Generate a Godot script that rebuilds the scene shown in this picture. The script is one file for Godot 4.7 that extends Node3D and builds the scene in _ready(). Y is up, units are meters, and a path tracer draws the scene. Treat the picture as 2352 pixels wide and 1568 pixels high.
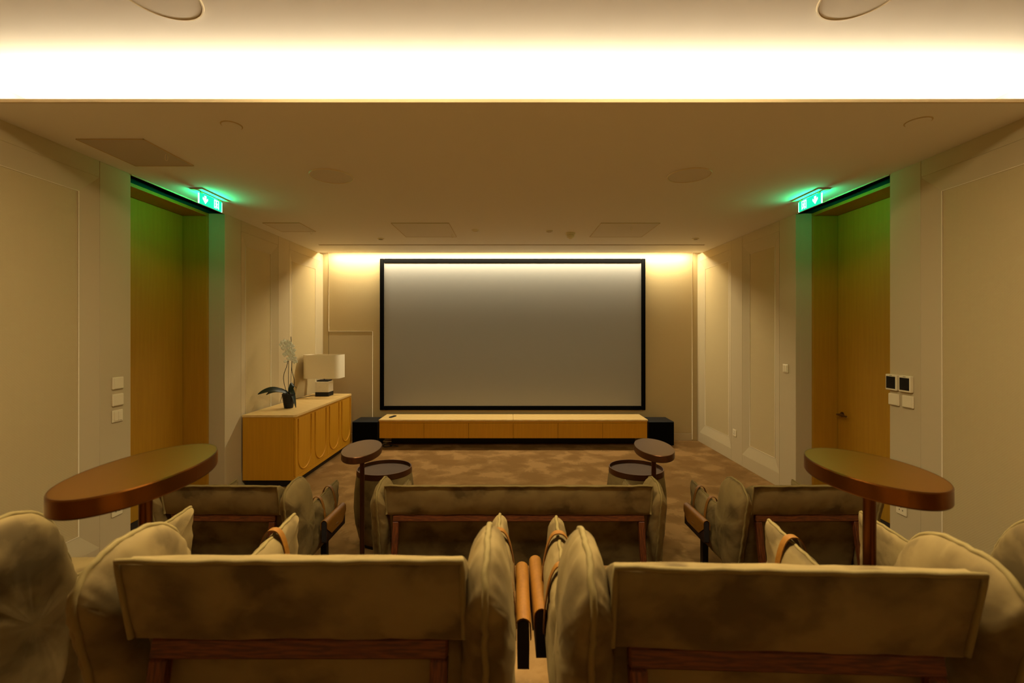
extends Node3D

# ---------------------------------------------------------------- numbers of the room (d = distance in front of the lens, z = -d)
const EYE := 1.72          # lens height over the front floor
const HALF := 3.0          # half the width of the room
const SOFFIT := 2.977      # underside of the lower ceiling
const TRAY := 3.17         # underside of the raised ceiling
const STEP := 0.44         # height of the raised seating floor
const STEP_EDGE := 2.46
const FRONT := 7.12        # front wall
const REAR := -2.4         # rear wall, behind the lens
const COVE_EDGE := 2.42

var M := {}
var names := {}
var meshes := {}

# ---------------------------------------------------------------- shape helpers
func start(group := -1) -> SurfaceTool:
	var st := SurfaceTool.new()
	st.begin(Mesh.PRIMITIVE_TRIANGLES)
	st.set_smooth_group(group)
	return st

func tri(st: SurfaceTool, a: Vector3, b: Vector3, c: Vector3, out: Vector3) -> void:
	if (c - a).cross(b - a).dot(out) < 0.0:
		var t := b
		b = c
		c = t
	st.add_vertex(a)
	st.add_vertex(b)
	st.add_vertex(c)

func quad(st: SurfaceTool, a: Vector3, b: Vector3, c: Vector3, d: Vector3, out: Vector3) -> void:
	if (c - a).cross(d - b).length() < 1e-12:
		return
	if (d - b).cross(c - a).dot(out) > 0.0:
		tri_raw(st, a, d, c)
		tri_raw(st, a, c, b)
	else:
		tri_raw(st, a, b, c)
		tri_raw(st, a, c, d)

func tri_raw(st: SurfaceTool, a: Vector3, b: Vector3, c: Vector3) -> void:
	st.add_vertex(a)
	st.add_vertex(b)
	st.add_vertex(c)

# a box with chamfered edges
func cbox(st: SurfaceTool, lo: Vector3, hi: Vector3, bevel := 0.003, xf := Transform3D()) -> void:
	var c := (lo + hi) * 0.5
	var h := (hi - lo).abs() * 0.5
	var b: float = minf(bevel, minf(h.x, minf(h.y, h.z)) * 0.8)
	st.set_smooth_group(-1)
	var at := func(ax: int, s: Vector3) -> Vector3:
		var v := s * (h - Vector3(b, b, b))
		v[ax] = s[ax] * h[ax]
		return xf * (c + v)
	for ax in 3:
		var o1 := (ax + 1) % 3
		var o2 := (ax + 2) % 3
		for s in [-1.0, 1.0]:
			var p := []
			for k in [[-1.0, -1.0], [1.0, -1.0], [1.0, 1.0], [-1.0, 1.0]]:
				var v := Vector3()
				v[ax] = s
				v[o1] = k[0]
				v[o2] = k[1]
				p.append(at.call(ax, v))
			var n := Vector3()
			n[ax] = s
			quad(st, p[0], p[1], p[2], p[3], xf.basis * n)
	for k in 3:
		var i := (k + 1) % 3
		var j := (k + 2) % 3
		for si in [-1.0, 1.0]:
			for sj in [-1.0, 1.0]:
				var lo_s := Vector3()
				lo_s[i] = si
				lo_s[j] = sj
				var n := lo_s
				lo_s[k] = -1.0
				var hi_s := lo_s
				hi_s[k] = 1.0
				quad(st, at.call(i, lo_s), at.call(i, hi_s), at.call(j, hi_s), at.call(j, lo_s), xf.basis * n)
	for sx in [-1.0, 1.0]:
		for sy in [-1.0, 1.0]:
			for sz in [-1.0, 1.0]:
				var s := Vector3(sx, sy, sz)
				tri(st, at.call(0, s), at.call(1, s), at.call(2, s), xf.basis * s)

# a swept round bar through the points
func tube(st: SurfaceTool, pts: Array, r, n := 8, closed := false) -> void:
	st.set_smooth_group(0)
	var count := pts.size()
	var rings := []
	var up := Vector3(0.123, 0.97, 0.21).normalized()
	for i in count:
		var prev: Vector3 = pts[(i - 1 + count) % count] if closed or i > 0 else pts[i]
		var next: Vector3 = pts[(i + 1) % count] if closed or i < count - 1 else pts[i]
		var t := (next - prev).normalized()
		var a := up - t * up.dot(t)
		if a.length() < 0.05:
			a = Vector3(1, 0, 0) - t * t.x
		a = a.normalized()
		up = a
		var b := t.cross(a)
		var rr: float = r[i] if r is Array else r
		var ring := []
		for k in n:
			var f := TAU * k / n
			ring.append(pts[i] + (a * cos(f) + b * sin(f)) * rr)
		rings.append(ring)
	for i in (count if closed else count - 1):
		var r0: Array = rings[i]
		var r1: Array = rings[(i + 1) % count]
		var c0: Vector3 = pts[i]
		for k in n:
			var k2 := (k + 1) % n
			quad(st, r0[k], r0[k2], r1[k2], r1[k], (r0[k] + r0[k2]) * 0.5 - c0)
	if not closed:
		for e in [0, count - 1]:
			var t: Vector3 = pts[e] - pts[1 if e == 0 else count - 2]
			for k in n:
				tri(st, pts[e], rings[e][k], rings[e][(k + 1) % n], t)

# a turned body; profile of (radius, height); each band smooth around, hard or soft between bands
func lathe(st: SurfaceTool, prof: Array, n := 48, hard := true, sx := 1.0, sz := 1.0, at := Vector3.ZERO) -> void:
	for i in prof.size() - 1:
		st.set_smooth_group(i + 1 if hard else 1)
		var p: Vector2 = prof[i]
		var q: Vector2 = prof[i + 1]
		var side := Vector2(q.y - p.y, p.x - q.x)
		for k in n:
			var f0 := TAU * k / n
			var f1 := TAU * (k + 1) / n
			var d0 := Vector3(cos(f0) * sx, 0, sin(f0) * sz)
			var d1 := Vector3(cos(f1) * sx, 0, sin(f1) * sz)
			var mid := (d0 + d1).normalized()
			var out := mid * side.x + Vector3(0, side.y, 0)
			var a := at + d0 * p.x + Vector3(0, p.y, 0)
			var b := at + d1 * p.x + Vector3(0, p.y, 0)
			var c := at + d1 * q.x + Vector3(0, q.y, 0)
			var d := at + d0 * q.x + Vector3(0, q.y, 0)
			if p.x < 1e-6:
				tri(st, a, c, d, out)
			elif q.x < 1e-6:
				tri(st, a, b, c, out)
			else:
				quad(st, a, b, c, d, out)

# a flat outline (in x, y of xf) pushed from z0 to z1
func extrude(st: SurfaceTool, poly: PackedVector2Array, z0: float, z1: float, xf := Transform3D(), smooth_sides := false) -> void:
	var idx := Geometry2D.triangulate_polygon(poly)
	var mid := Vector2()
	for p in poly:
		mid += p / poly.size()
	st.set_smooth_group(-1)
	for e in [[z0, -1.0], [z1, 1.0]]:
		for i in range(0, idx.size(), 3):
			var a := poly[idx[i]]
			var b := poly[idx[i + 1]]
			var c := poly[idx[i + 2]]
			tri(st, xf * Vector3(a.x, a.y, e[0]), xf * Vector3(b.x, b.y, e[0]), xf * Vector3(c.x, c.y, e[0]), xf.basis * Vector3(0, 0, e[1] * signf(z1 - z0)))
	st.set_smooth_group(7 if smooth_sides else -1)
	var turn := -1.0 if Geometry2D.is_polygon_clockwise(poly) else 1.0
	for i in poly.size():
		var a := poly[i]
		var b := poly[(i + 1) % poly.size()]
		var n := Vector2(b.y - a.y, a.x - b.x) * turn
		quad(st, xf * Vector3(a.x, a.y, z0), xf * Vector3(b.x, b.y, z0), xf * Vector3(b.x, b.y, z1), xf * Vector3(a.x, a.y, z1), xf.basis * Vector3(n.x, n.y, 0))

# rounds the corners of an outline and splits long edges
func rounded(pts: Array, radii: Array, seg := 5, step := 0.04) -> PackedVector2Array:
	var loop := PackedVector2Array()
	var n := pts.size()
	for i in n:
		var p: Vector2 = pts[i]
		var a: Vector2 = pts[(i - 1 + n) % n]
		var b: Vector2 = pts[(i + 1) % n]
		var r: float = radii[i] if i < radii.size() else radii[0]
		if r <= 0.0:
			loop.append(p)
			continue
		var s := p + (a - p).limit_length(minf(r, 0.48 * p.distance_to(a)))
		var e := p + (b - p).limit_length(minf(r, 0.48 * p.distance_to(b)))
		for k in seg + 1:
			var t := float(k) / seg
			loop.append(s.lerp(p, t).lerp(p.lerp(e, t), t))
	var out := PackedVector2Array()
	for i in loop.size():
		var a := loop[i]
		var b := loop[(i + 1) % loop.size()]
		var cuts := maxi(1, ceili(a.distance_to(b) / step))
		for k in cuts:
			if a.distance_to(b) > 1e-5:
				out.append(a.lerp(b, float(k) / cuts))
	return out

# a two-sided pillow: outline in (forward, up), fat along x, seam round its edge
func pillow(st: SurfaceTool, line: PackedVector2Array, thick: float, p := 3.2, lip := 0.006, pucker := 0.004, salt := 0) -> void:
	st.set_smooth_group(0)
	var noise := FastNoiseLite.new()
	noise.seed = 11 + salt
	noise.frequency = 1.0
	var c := Vector2()
	for q in line:
		c += q / line.size()
	var s_list := [0.0, 0.2, 0.4, 0.56, 0.7, 0.8, 0.87, 0.92, 0.955, 0.98, 1.0]
	var n := line.size()
	for side in [-1.0, 1.0]:
		var rings := []
		for s in s_list:
			var ring := []
			for i in n:
				var q: Vector2 = c + (line[i] - c) * float(s)
				var fat: float = 0.5 * thick * pow(maxf(0.0, 1.0 - pow(s, p)), 0.5)
				var big := noise.get_noise_3d(q.x * 7.0, q.y * 7.0, side * 3.0) * 0.012 * minf(1.0, fat / (0.4 * thick))
				var ripple := noise.get_noise_3d(line[i].x * 60.0, line[i].y * 60.0, side * 9.0) * pucker * smoothstep(0.84, 0.93, s) * (1.0 - smoothstep(0.965, 1.0, s)) * 2.0
				ring.append(Vector3(side * maxf(lip * 0.5, fat + big + ripple), q.y, -q.x))
			rings.append(ring)
		for k in s_list.size() - 1:
			for i in n:
				var j := (i + 1) % n
				quad(st, rings[k][i], rings[k][j], rings[k + 1][j], rings[k + 1][i], Vector3(side, 0, 0) + Vector3(0, rings[k + 1][i].y - c.y, rings[k + 1][i].z + c.x) * 0.3)
		if side > 0.0:
			for i in n:
				var j := (i + 1) % n
				var a: Vector3 = rings[-1][i]
				var b: Vector3 = rings[-1][j]
				quad(st, a, b, Vector3(-a.x, b.y, b.z), Vector3(-a.x, a.y, a.z), Vector3(0, a.y - c.y, a.z + c.x))

# a soft block: rounded edges, swollen faces, slight dents; lean shears it forward towards its foot
func soft_block(st: SurfaceTool, lo: Vector3, hi: Vector3, r: float, swell: Vector3, lean := 0.0, lean_from := 0.0, salt := 0, cell := 0.022, dent := 0.004, front_drop := 0.0) -> void:
	st.set_smooth_group(0)
	var noise := FastNoiseLite.new()
	noise.seed = 31 + salt
	noise.frequency = 1.0
	var c := (lo + hi) * 0.5
	var h := (hi - lo) * 0.5
	var shape := func(v: Vector3) -> Vector3:
		var core := v.clamp(-(h - Vector3.ONE * r), h - Vector3.ONE * r)
		var n := (v - core).normalized()
		var q := core + n * r
		var u := q / h
		var fx := (1.0 - u.y * u.y) * (1.0 - u.z * u.z)
		var fy := (1.0 - pow(absf(u.x), 4.0)) * (1.0 - u.z * u.z)
		var fz := (1.0 - pow(absf(u.x), 4.0)) * (1.0 - u.y * u.y)
		q += Vector3(swell.x * fx * u.x, swell.y * fy * u.y, swell.z * fz * u.z)
		q += n * noise.get_noise_3dv((q + c) * 9.0) * dent + n * noise.get_noise_3dv((q + c) * 26.0) * dent * 0.35
		if q.y > 0.0:
			q.y -= front_drop * maxf(0.0, h.z - 0.03 - q.z) * q.y / h.y
		q += c
		q.z -= (lean_from - q.y) * lean
		return q
	for ax in 3:
		var o1 := (ax + 1) % 3
		var o2 := (ax + 2) % 3
		var n1 := maxi(6, ceili(2.0 * h[o1] / cell))
		var n2 := maxi(6, ceili(2.0 * h[o2] / cell))
		for s in [-1.0, 1.0]:
			var grid := []
			for i in n1 + 1:
				var row := []
				for j in n2 + 1:
					var v := Vector3()
					v[ax] = s * h[ax]
					v[o1] = edge_dense(float(i) / n1, h[o1], r)
					v[o2] = edge_dense(float(j) / n2, h[o2], r)
					row.append(shape.call(v))
				grid.append(row)
			var n := Vector3()
			n[ax] = s
			for i in n1:
				for j in n2:
					quad(st, grid[i][j], grid[i + 1][j], grid[i + 1][j + 1], grid[i][j + 1], n)

func edge_dense(t: float, half: float, r: float) -> float:
	# the outer 3 cells at each end fall in the rounded edge
	var u := 2.0 * t - 1.0
	var a := absf(u)
	var inner := 1.0 - 0.25
	var flat := half - r
	var v := a / inner * flat if a < inner else flat + (a - inner) / 0.25 * r
	return signf(u) * v

# ---------------------------------------------------------------- objects
func numbered(called: String) -> String:
	var n: int = names.get(called, 0)
	names[called] = n + 1
	return called if n == 0 else "%s_%03d" % [called, n]

func tag(o: Node, label := "", category := "", group := "", kind := "") -> void:
	if label:
		o.set_meta("label", label)
	if category:
		o.set_meta("category", category)
	if group:
		o.set_meta("group", group)
	if kind:
		o.set_meta("kind", kind)

func thing(called: String, label: String, category: String, at := Vector3.ZERO, turn := 0.0, group := "") -> Node3D:
	var o := Node3D.new()
	o.name = numbered(called)
	o.position = at
	o.rotation_degrees.y = turn
	add_child(o)
	tag(o, label, category, group)
	return o

func built(st: SurfaceTool) -> ArrayMesh:
	st.generate_normals()
	st.index()
	return st.commit()

func part(called: String, shape, m: Material, parent: Node3D, label := "") -> MeshInstance3D:
	var o := MeshInstance3D.new()
	o.mesh = built(shape) if shape is SurfaceTool else shape
	o.material_override = m
	o.cast_shadow = GeometryInstance3D.SHADOW_CASTING_SETTING_ON
	var base := called
	var n := 1
	while parent.has_node(NodePath(called)):
		called = "%s_%03d" % [base, n]
		n += 1
	o.name = called
	parent.add_child(o)
	if label:
		o.set_meta("label", label)
	return o

func single(called: String, st: SurfaceTool, m: Material, label: String, category: String, at := Vector3.ZERO, group := "") -> MeshInstance3D:
	var o := MeshInstance3D.new()
	o.mesh = built(st)
	o.material_override = m
	o.name = numbered(called)
	o.position = at
	add_child(o)
	tag(o, label, category, group)
	return o

func structure(called: String, st: SurfaceTool, m: Material, label: String, category: String) -> MeshInstance3D:
	var o := single(called, st, m, label, category)
	o.set_meta("kind", "structure")
	return o

func copy_of(o: Node3D, label: String, at: Vector3, turn := 0.0) -> Node3D:
	var c: Node3D = o.duplicate()
	c.name = numbered(o.name)
	add_child(c)
	c.position = at
	c.rotation_degrees.y = turn
	c.set_meta("label", label)
	return c

# ---------------------------------------------------------------- materials
func noise_tex(kind: int, freq: float, octaves: int, colors: Array, stops: Array, size := 512, salt := 1, warp := 0.0, normal := 0.0, wide := 1) -> NoiseTexture2D:
	var f := FastNoiseLite.new()
	f.noise_type = kind as FastNoiseLite.NoiseType
	f.seed = salt
	f.frequency = freq
	f.fractal_octaves = octaves
	if warp > 0.0:
		f.domain_warp_enabled = true
		f.domain_warp_amplitude = warp
		f.domain_warp_frequency = freq * 1.4
	var t := NoiseTexture2D.new()
	t.noise = f
	t.width = size * wide
	t.height = size
	t.seamless = true
	t.seamless_blend_skirt = 0.2
	if normal > 0.0:
		t.as_normal_map = true
		t.bump_strength = normal
	elif colors.size():
		var g := Gradient.new()
		g.offsets = PackedFloat32Array(stops)
		g.colors = PackedColorArray(colors)
		t.color_ramp = g
	return t

func plain(c: Color, rough: float, metal := 0.0, spec := 0.5) -> StandardMaterial3D:
	var m := StandardMaterial3D.new()
	m.albedo_color = c
	m.roughness = rough
	m.metallic = metal
	m.metallic_specular = spec
	return m

func tri_map(m: StandardMaterial3D, scale: Vector3, world := true) -> void:
	m.uv1_triplanar = true
	m.uv1_world_triplanar = world
	m.uv1_scale = scale
	m.uv1_triplanar_sharpness = 4.0

func weave_image() -> ImageTexture:
	var im := Image.create(64, 64, false, Image.FORMAT_RGB8)
	for y in 64:
		for x in 64:
			var a := 0.5 + 0.5 * sin(TAU * x / 16.0)
			var b := 0.5 + 0.5 * sin(TAU * y / 16.0)
			var over := (x / 16 + y / 16) % 2 == 0
			var v := (a * 0.75 + 0.25) if over else (b * 0.75 + 0.2)
			im.set_pixel(x, y, Color(v, v, v))
	return ImageTexture.create_from_image(im)

func make_materials() -> void:
	var SIMPLEX := FastNoiseLite.TYPE_SIMPLEX_SMOOTH
	M.ceiling = plain(Color(0.93, 0.90, 0.855), 0.95, 0.0, 0.2)
	M.ceiling_panel = plain(Color(0.89, 0.855, 0.80), 0.95, 0.0, 0.2)
	M.hatch_dark = plain(Color(0.78, 0.73, 0.65), 0.95, 0.0, 0.2)
	M.wall = plain(Color(0.77, 0.69, 0.54), 0.95, 0.0, 0.2)
	M.fabric = plain(Color(0.77, 0.68, 0.50), 0.97, 0.0, 0.15)
	M.fabric.heightmap_enabled = true
	M.fabric.heightmap_texture = weave_image()
	M.fabric.heightmap_scale = 0.07
	tri_map(M.fabric, Vector3.ONE * 29.0)
	M.piping = plain(Color(0.93, 0.86, 0.72), 0.8)
	M.trim = plain(Color(0.80, 0.70, 0.52), 0.7)
	M.slot = plain(Color(0.05, 0.035, 0.02), 0.9)

	var carpet := noise_tex(SIMPLEX, 0.009, 4, [Color(0.83, 0.81, 0.77), Color(0.875, 0.865, 0.84), Color(0.89, 0.885, 0.87), Color(1.0, 1.0, 1.0)], [0.34, 0.46, 0.56, 0.68], 1024, 5, 60.0)
	M.carpet = plain(Color(0.60, 0.455, 0.28), 1.0, 0.0, 0.1)
	M.carpet.albedo_texture = carpet
	tri_map(M.carpet, Vector3(0.24, 0.24, 0.27))
	M.carpet.rim_enabled = true
	M.carpet.rim = 0.3
	M.carpet.rim_tint = 1.0

	M.velvet = plain(Color(0.49, 0.40, 0.235), 0.85, 0.0, 0.3)
	M.velvet.albedo_texture = noise_tex(SIMPLEX, 0.010, 4, [Color(0.68, 0.66, 0.63), Color(0.88, 0.87, 0.86), Color(0.97, 0.97, 0.97), Color(1, 1, 1)], [0.24, 0.42, 0.58, 0.75], 512, 17, 26.0)
	tri_map(M.velvet, Vector3(0.62, 0.8, 0.62))
	M.velvet.rim_enabled = true
	M.velvet.rim = 1.0
	M.velvet.rim_tint = 1.0
	M.seam = plain(Color(0.47, 0.39, 0.22), 0.8, 0.0, 0.3)
	M.seam.rim_enabled = true
	M.seam.rim = 0.6
	M.seam.rim_tint = 1.0

	M.veneer = plain(Color.WHITE, 0.5, 0.0, 0.4)
	M.veneer.albedo_texture = noise_tex(SIMPLEX, 0.022, 5, [Color(0.69, 0.485, 0.095), Color(0.70, 0.495, 0.10), Color(0.712, 0.505, 0.108)], [0.25, 0.5, 0.75], 512, 23)
	tri_map(M.veneer, Vector3(2.3, 0.13, 2.3))
	M.veneer_light = M.veneer.duplicate()
	M.veneer_light.albedo_color = Color(1.12, 1.1, 1.0)
	M.veneer_edge = plain(Color(0.10, 0.06, 0.03), 0.8)
	M.slab = plain(Color.WHITE, 0.45)
	M.slab.albedo_texture = noise_tex(SIMPLEX, 0.03, 4, [Color(0.86, 0.70, 0.42), Color(0.90, 0.76, 0.50)], [0.3, 0.7], 256, 24)
	tri_map(M.slab, Vector3(1.0, 6.0, 6.0))

	M.walnut = plain(Color.WHITE, 0.45, 0.0, 0.45)
	M.walnut.albedo_texture = noise_tex(SIMPLEX, 0.02, 5, [Color(0.26, 0.115, 0.035), Color(0.33, 0.155, 0.05), Color(0.40, 0.195, 0.065)], [0.3, 0.5, 0.7], 512, 29)
	tri_map(M.walnut, Vector3(1.2, 14.0, 14.0))
	M.walnut_tall = plain(Color.WHITE, 0.45, 0.0, 0.45)
	M.walnut_tall.albedo_texture = M.walnut.albedo_texture
	tri_map(M.walnut_tall, Vector3(14.0, 1.2, 14.0))
	M.dark_wood = plain(Color(0.055, 0.04, 0.03), 0.5)

	M.bronze = plain(Color(0.45, 0.265, 0.085), 0.28, 0.95)
	M.bronze_top = plain(Color(0.57, 0.36, 0.035), 0.30, 0.97)
	M.bronze_dark = plain(Color(0.36, 0.22, 0.12), 0.35, 0.8)
	M.bronze_small = plain(Color(0.38, 0.26, 0.115), 0.36, 0.95)
	M.tray = plain(Color(0.28, 0.18, 0.085), 0.42, 0.9)

	M.leather = plain(Color.WHITE, 0.5, 0.0, 0.5)
	M.leather.albedo_texture = noise_tex(SIMPLEX, 0.03, 4, [Color(0.475, 0.29, 0.03), Color(0.505, 0.31, 0.035)], [0.3, 0.7], 256, 41)
	tri_map(M.leather, Vector3.ONE * 6.0)
	M.leather_dark = plain(Color(0.20, 0.09, 0.045), 0.6)
	M.leather_inside = plain(Color(0.10, 0.05, 0.03), 0.8)

	M.black = plain(Color(0.012, 0.012, 0.013), 0.6)
	M.frame_black = plain(Color(0.02, 0.018, 0.016), 0.9, 0.0, 0.2)
	M.screen = plain(Color(0.62, 0.60, 0.57), 0.9, 0.0, 0.2)
	M.plate = plain(Color(0.90, 0.83, 0.68), 0.4)
	M.glass_black = plain(Color(0.03, 0.025, 0.02), 0.15)
	M.shade = plain(Color(0.94, 0.88, 0.76), 0.9)
	M.shade.backlight_enabled = true
	M.shade.backlight = Color(0.3, 0.27, 0.2)
	M.marble = plain(Color.WHITE, 0.3)
	M.marble.albedo_texture = noise_tex(SIMPLEX, 0.02, 5, [Color(0.88, 0.83, 0.74), Color(0.90, 0.85, 0.76), Color(0.70, 0.64, 0.55), Color(0.90, 0.85, 0.76), Color(0.86, 0.81, 0.72)], [0.3, 0.485, 0.5, 0.515, 0.7], 256, 53, 20.0)
	tri_map(M.marble, Vector3.ONE * 2.6)
	M.leaf = plain(Color(0.07, 0.12, 0.045), 0.4)
	M.stem = plain(Color(0.12, 0.12, 0.05), 0.6)
	M.petal = plain(Color(0.97, 0.95, 0.87), 0.7)
	M.petal.backlight_enabled = true
	M.petal.backlight = Color(0.3, 0.28, 0.22)
	M.bark = plain(Color(0.35, 0.27, 0.17), 0.95)
	M.steel = plain(Color(0.55, 0.42, 0.28), 0.35, 0.9)

	M.led = glow(Color(1.0, 0.9, 0.72), 3.0)
	M.sign_green = glow(Color(0.0, 0.85, 0.62), 1.5)
	M.sign_white = glow(Color(0.75, 1.0, 0.93), 3.0)

func glow(c: Color, k: float) -> StandardMaterial3D:
	var m := plain(Color(c.r * 0.3, c.g * 0.3, c.b * 0.3), 0.5)
	m.emission_enabled = true
	m.emission = c
	m.emission_energy_multiplier = k
	return m

func area(called: String, at: Vector3, turn: Vector3, size: Vector2, color: Color, energy: float, parent: Node3D = null) -> void:
	var l := AreaLight3D.new()
	l.name = called
	l.area_size = size
	l.area_normalize_energy = true
	l.light_color = color
	l.light_energy = energy
	l.area_range = 14.0
	l.area_attenuation = 2.0
	l.shadow_enabled = true
	l.position = at
	l.rotation_degrees = turn
	(parent if parent else self).add_child(l, true)

# ---------------------------------------------------------------- the scene
func _ready() -> void:
	# camera: 16 mm lens, level, a little shifted
	var cam := Camera3D.new()
	cam.name = "camera"
	cam.projection = Camera3D.PROJECTION_FRUSTUM
	cam.near = 0.05
	cam.far = 60.0
	cam.position = Vector3(0, EYE, 0)
	cam.size = 2.0 * 0.05 * 784.0 / 1020.0
	cam.frustum_offset = Vector2(0.05 * 4.0 / 1020.0, -0.05 * 19.0 / 1020.0)
	var eye := CameraAttributesPhysical.new()
	eye.frustum_focal_length = 15.6
	eye.frustum_focus_distance = 4.2
	eye.frustum_near = 0.05
	eye.frustum_far = 60.0
	eye.exposure_aperture = 3.2
	cam.attributes = eye
	add_child(cam)
	cam.projection = Camera3D.PROJECTION_FRUSTUM
	cam.near = 0.05
	cam.far = 60.0
	cam.size = 2.0 * 0.05 * 784.0 / 1020.0
	cam.make_current()

	var env := Environment.new()
	env.background_mode = Environment.BG_COLOR
	env.background_color = Color.BLACK
	env.tonemap_mode = Environment.TONE_MAPPER_LINEAR
	env.tonemap_exposure = 1.0
	env.sdfgi_enabled = true
	env.ssao_enabled = true
	env.ssil_enabled = true
	var around := WorldEnvironment.new()
	around.name = "environment"
	around.environment = env
	add_child(around)

	make_materials()

	# the hidden light strips: in the ceiling cove, in the slot over the screen, in the cove at the back
	var warm := Color(1.0, 0.955, 0.815)
	strip("cove_light_strip", "long warm light strip hidden on the ceiling cove lip above the rear seats", Vector3(0, 3.03, -2.58), 5.8, 90.0, Color(1.0, 0.965, 0.86), 10.2)
	strip("slot_light_strip", "long warm light strip hidden in the ceiling slot above the screen", Vector3(0, 3.022, -6.985), 5.74, -90.0, warm, 10.2)
	strip("rear_light_strip", "long warm light strip hidden on the cove lip at the rear wall", Vector3(0, 3.03, 2.0), 5.8, 90.0, warm, 3.2)
	for x in [-1.08, -0.4, 0.5, 1.12]:
		spot_lamp(Vector3(x, TRAY, -1.72), Color(1.0, 0.94, 0.76), 4.5)

	room()
	front_wall()
	side_wall(-1.0)
	side_wall(1.0)
	doors()
	ceiling_fittings()
	wall_fittings()
	screen()
	bench()
	sideboard()
	exit_sign(-1.0)
	exit_sign(1.0)
	seats()
	tables()

func strip(called: String, label: String, at: Vector3, long: float, pitch: float, color: Color, energy: float) -> void:
	var o := thing(called, label, "light strip", at)
	var st := start()
	cbox(st, Vector3(-long / 2, -0.005, -0.009), Vector3(long / 2, 0.005, 0.009), 0.002)
	part("led_tape", st, M.led, o)
	area("glow", Vector3(0, 0.012 if pitch > 0 else -0.012, 0), Vector3(pitch, 0, 0), Vector2(long, 0.03), color, energy, o)

# a recessed lamp in the raised ceiling over the rear seats
func spot_lamp(at: Vector3, color: Color, energy: float) -> void:
	var where := ("outer left" if at.x < -1.0 else "inner left") if at.x < 0.0 else ("outer right" if at.x > 1.0 else "inner right")
	var o := thing("ceiling_downlight", "lit round downlight in the raised ceiling over the rear seats, the %s one" % where, "downlight", at, 0.0, "lit downlights over the rear seats")
	var st := start()
	lathe(st, [Vector2(0.182, 0.0), Vector2(0.180, -0.006), Vector2(0.162, -0.006), Vector2(0.160, 0.0)], 40)
	part("bezel", st, M.plate, o)
	st = start()
	lathe(st, [Vector2(0.0, -0.002), Vector2(0.160, -0.002)], 40)
	part("lens", st, M.led, o)
	area("glow", Vector3(0, -0.012, 0), Vector3(-90, 0, 0), Vector2(0.28, 0.28), color, energy * 0.44, o)
	var l := SpotLight3D.new()
	l.name = "beam"
	l.light_color = color
	l.light_energy = energy
	l.light_size = 0.25
	l.spot_range = 14.0
	l.spot_attenuation = 2.0
	l.spot_angle = 38.0
	l.spot_angle_attenuation = 1.0
	l.shadow_enabled = true
	l.position = Vector3(0, -0.03, 0)
	o.add_child(l)
	l.look_at_from_position(at + l.position, at + Vector3(0, -2.1, 0.85), Vector3(1, 0, 0))

# ---------------------------------------------------------------- room shell
func room() -> void:
	var st := start()
	cbox(st, Vector3(-3.7, -0.2, -FRONT - 0.3), Vector3(3.7, 0.0, -REAR + 0.2), 0.0005)
	structure("floor", st, M.carpet, "mottled rose-beige carpet of the lower front floor", "floor")
	st = start()
	cbox(st, Vector3(-2.996, 0.0, -STEP_EDGE), Vector3(2.996, STEP, -REAR), 0.012)
	structure("raised_floor", st, M.carpet, "raised carpeted step that the rear row of armchairs stands on", "floor")
	st = start()
	cbox(st, Vector3(-3.7, TRAY, -2.9), Vector3(3.7, TRAY + 0.2, -REAR + 0.2), 0.0005)
	structure("ceiling", st, M.ceiling, "raised cream ceiling washed white by the hidden cove light", "ceiling")
	st = start()
	cbox(st, Vector3(-3.7, SOFFIT, -6.93), Vector3(3.7, TRAY + 0.2, -2.86), 0.0005)
	cbox(st, Vector3(-3.02, SOFFIT, -2.87), Vector3(3.02, SOFFIT + 0.012, -COVE_EDGE), 0.001)
	cbox(st, Vector3(-3.7, 3.12, -FRONT - 0.3), Vector3(3.7, TRAY + 0.2, -6.92), 0.0005)
	structure("ceiling_soffit", st, M.ceiling, "lower cream ceiling that runs from the cove to the screen wall", "ceiling")
	st = start()
	cbox(st, Vector3(-3.0, SOFFIT - 0.003, -COVE_EDGE - 0.004), Vector3(3.0, SOFFIT + 0.018, -COVE_EDGE + 0.006), 0.002)
	structure("trim_1", st, M.trim, "thin edge profile along the lip of the lit ceiling cove", "trim")
	st = start()
	cbox(st, Vector3(-3.02, SOFFIT, 1.72), Vector3(3.02, SOFFIT + 0.012, -REAR), 0.001)
	structure("trim_2", st, M.ceiling, "cove lip along the rear wall behind the seats", "trim")
	st = start()
	cbox(st, Vector3(-3.7, 0, -REAR), Vector3(3.7, TRAY + 0.2, -REAR + 0.2), 0.0005)
	structure("wall_rear", st, M.wall, "plain beige rear wall behind the seats", "wall")

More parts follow.
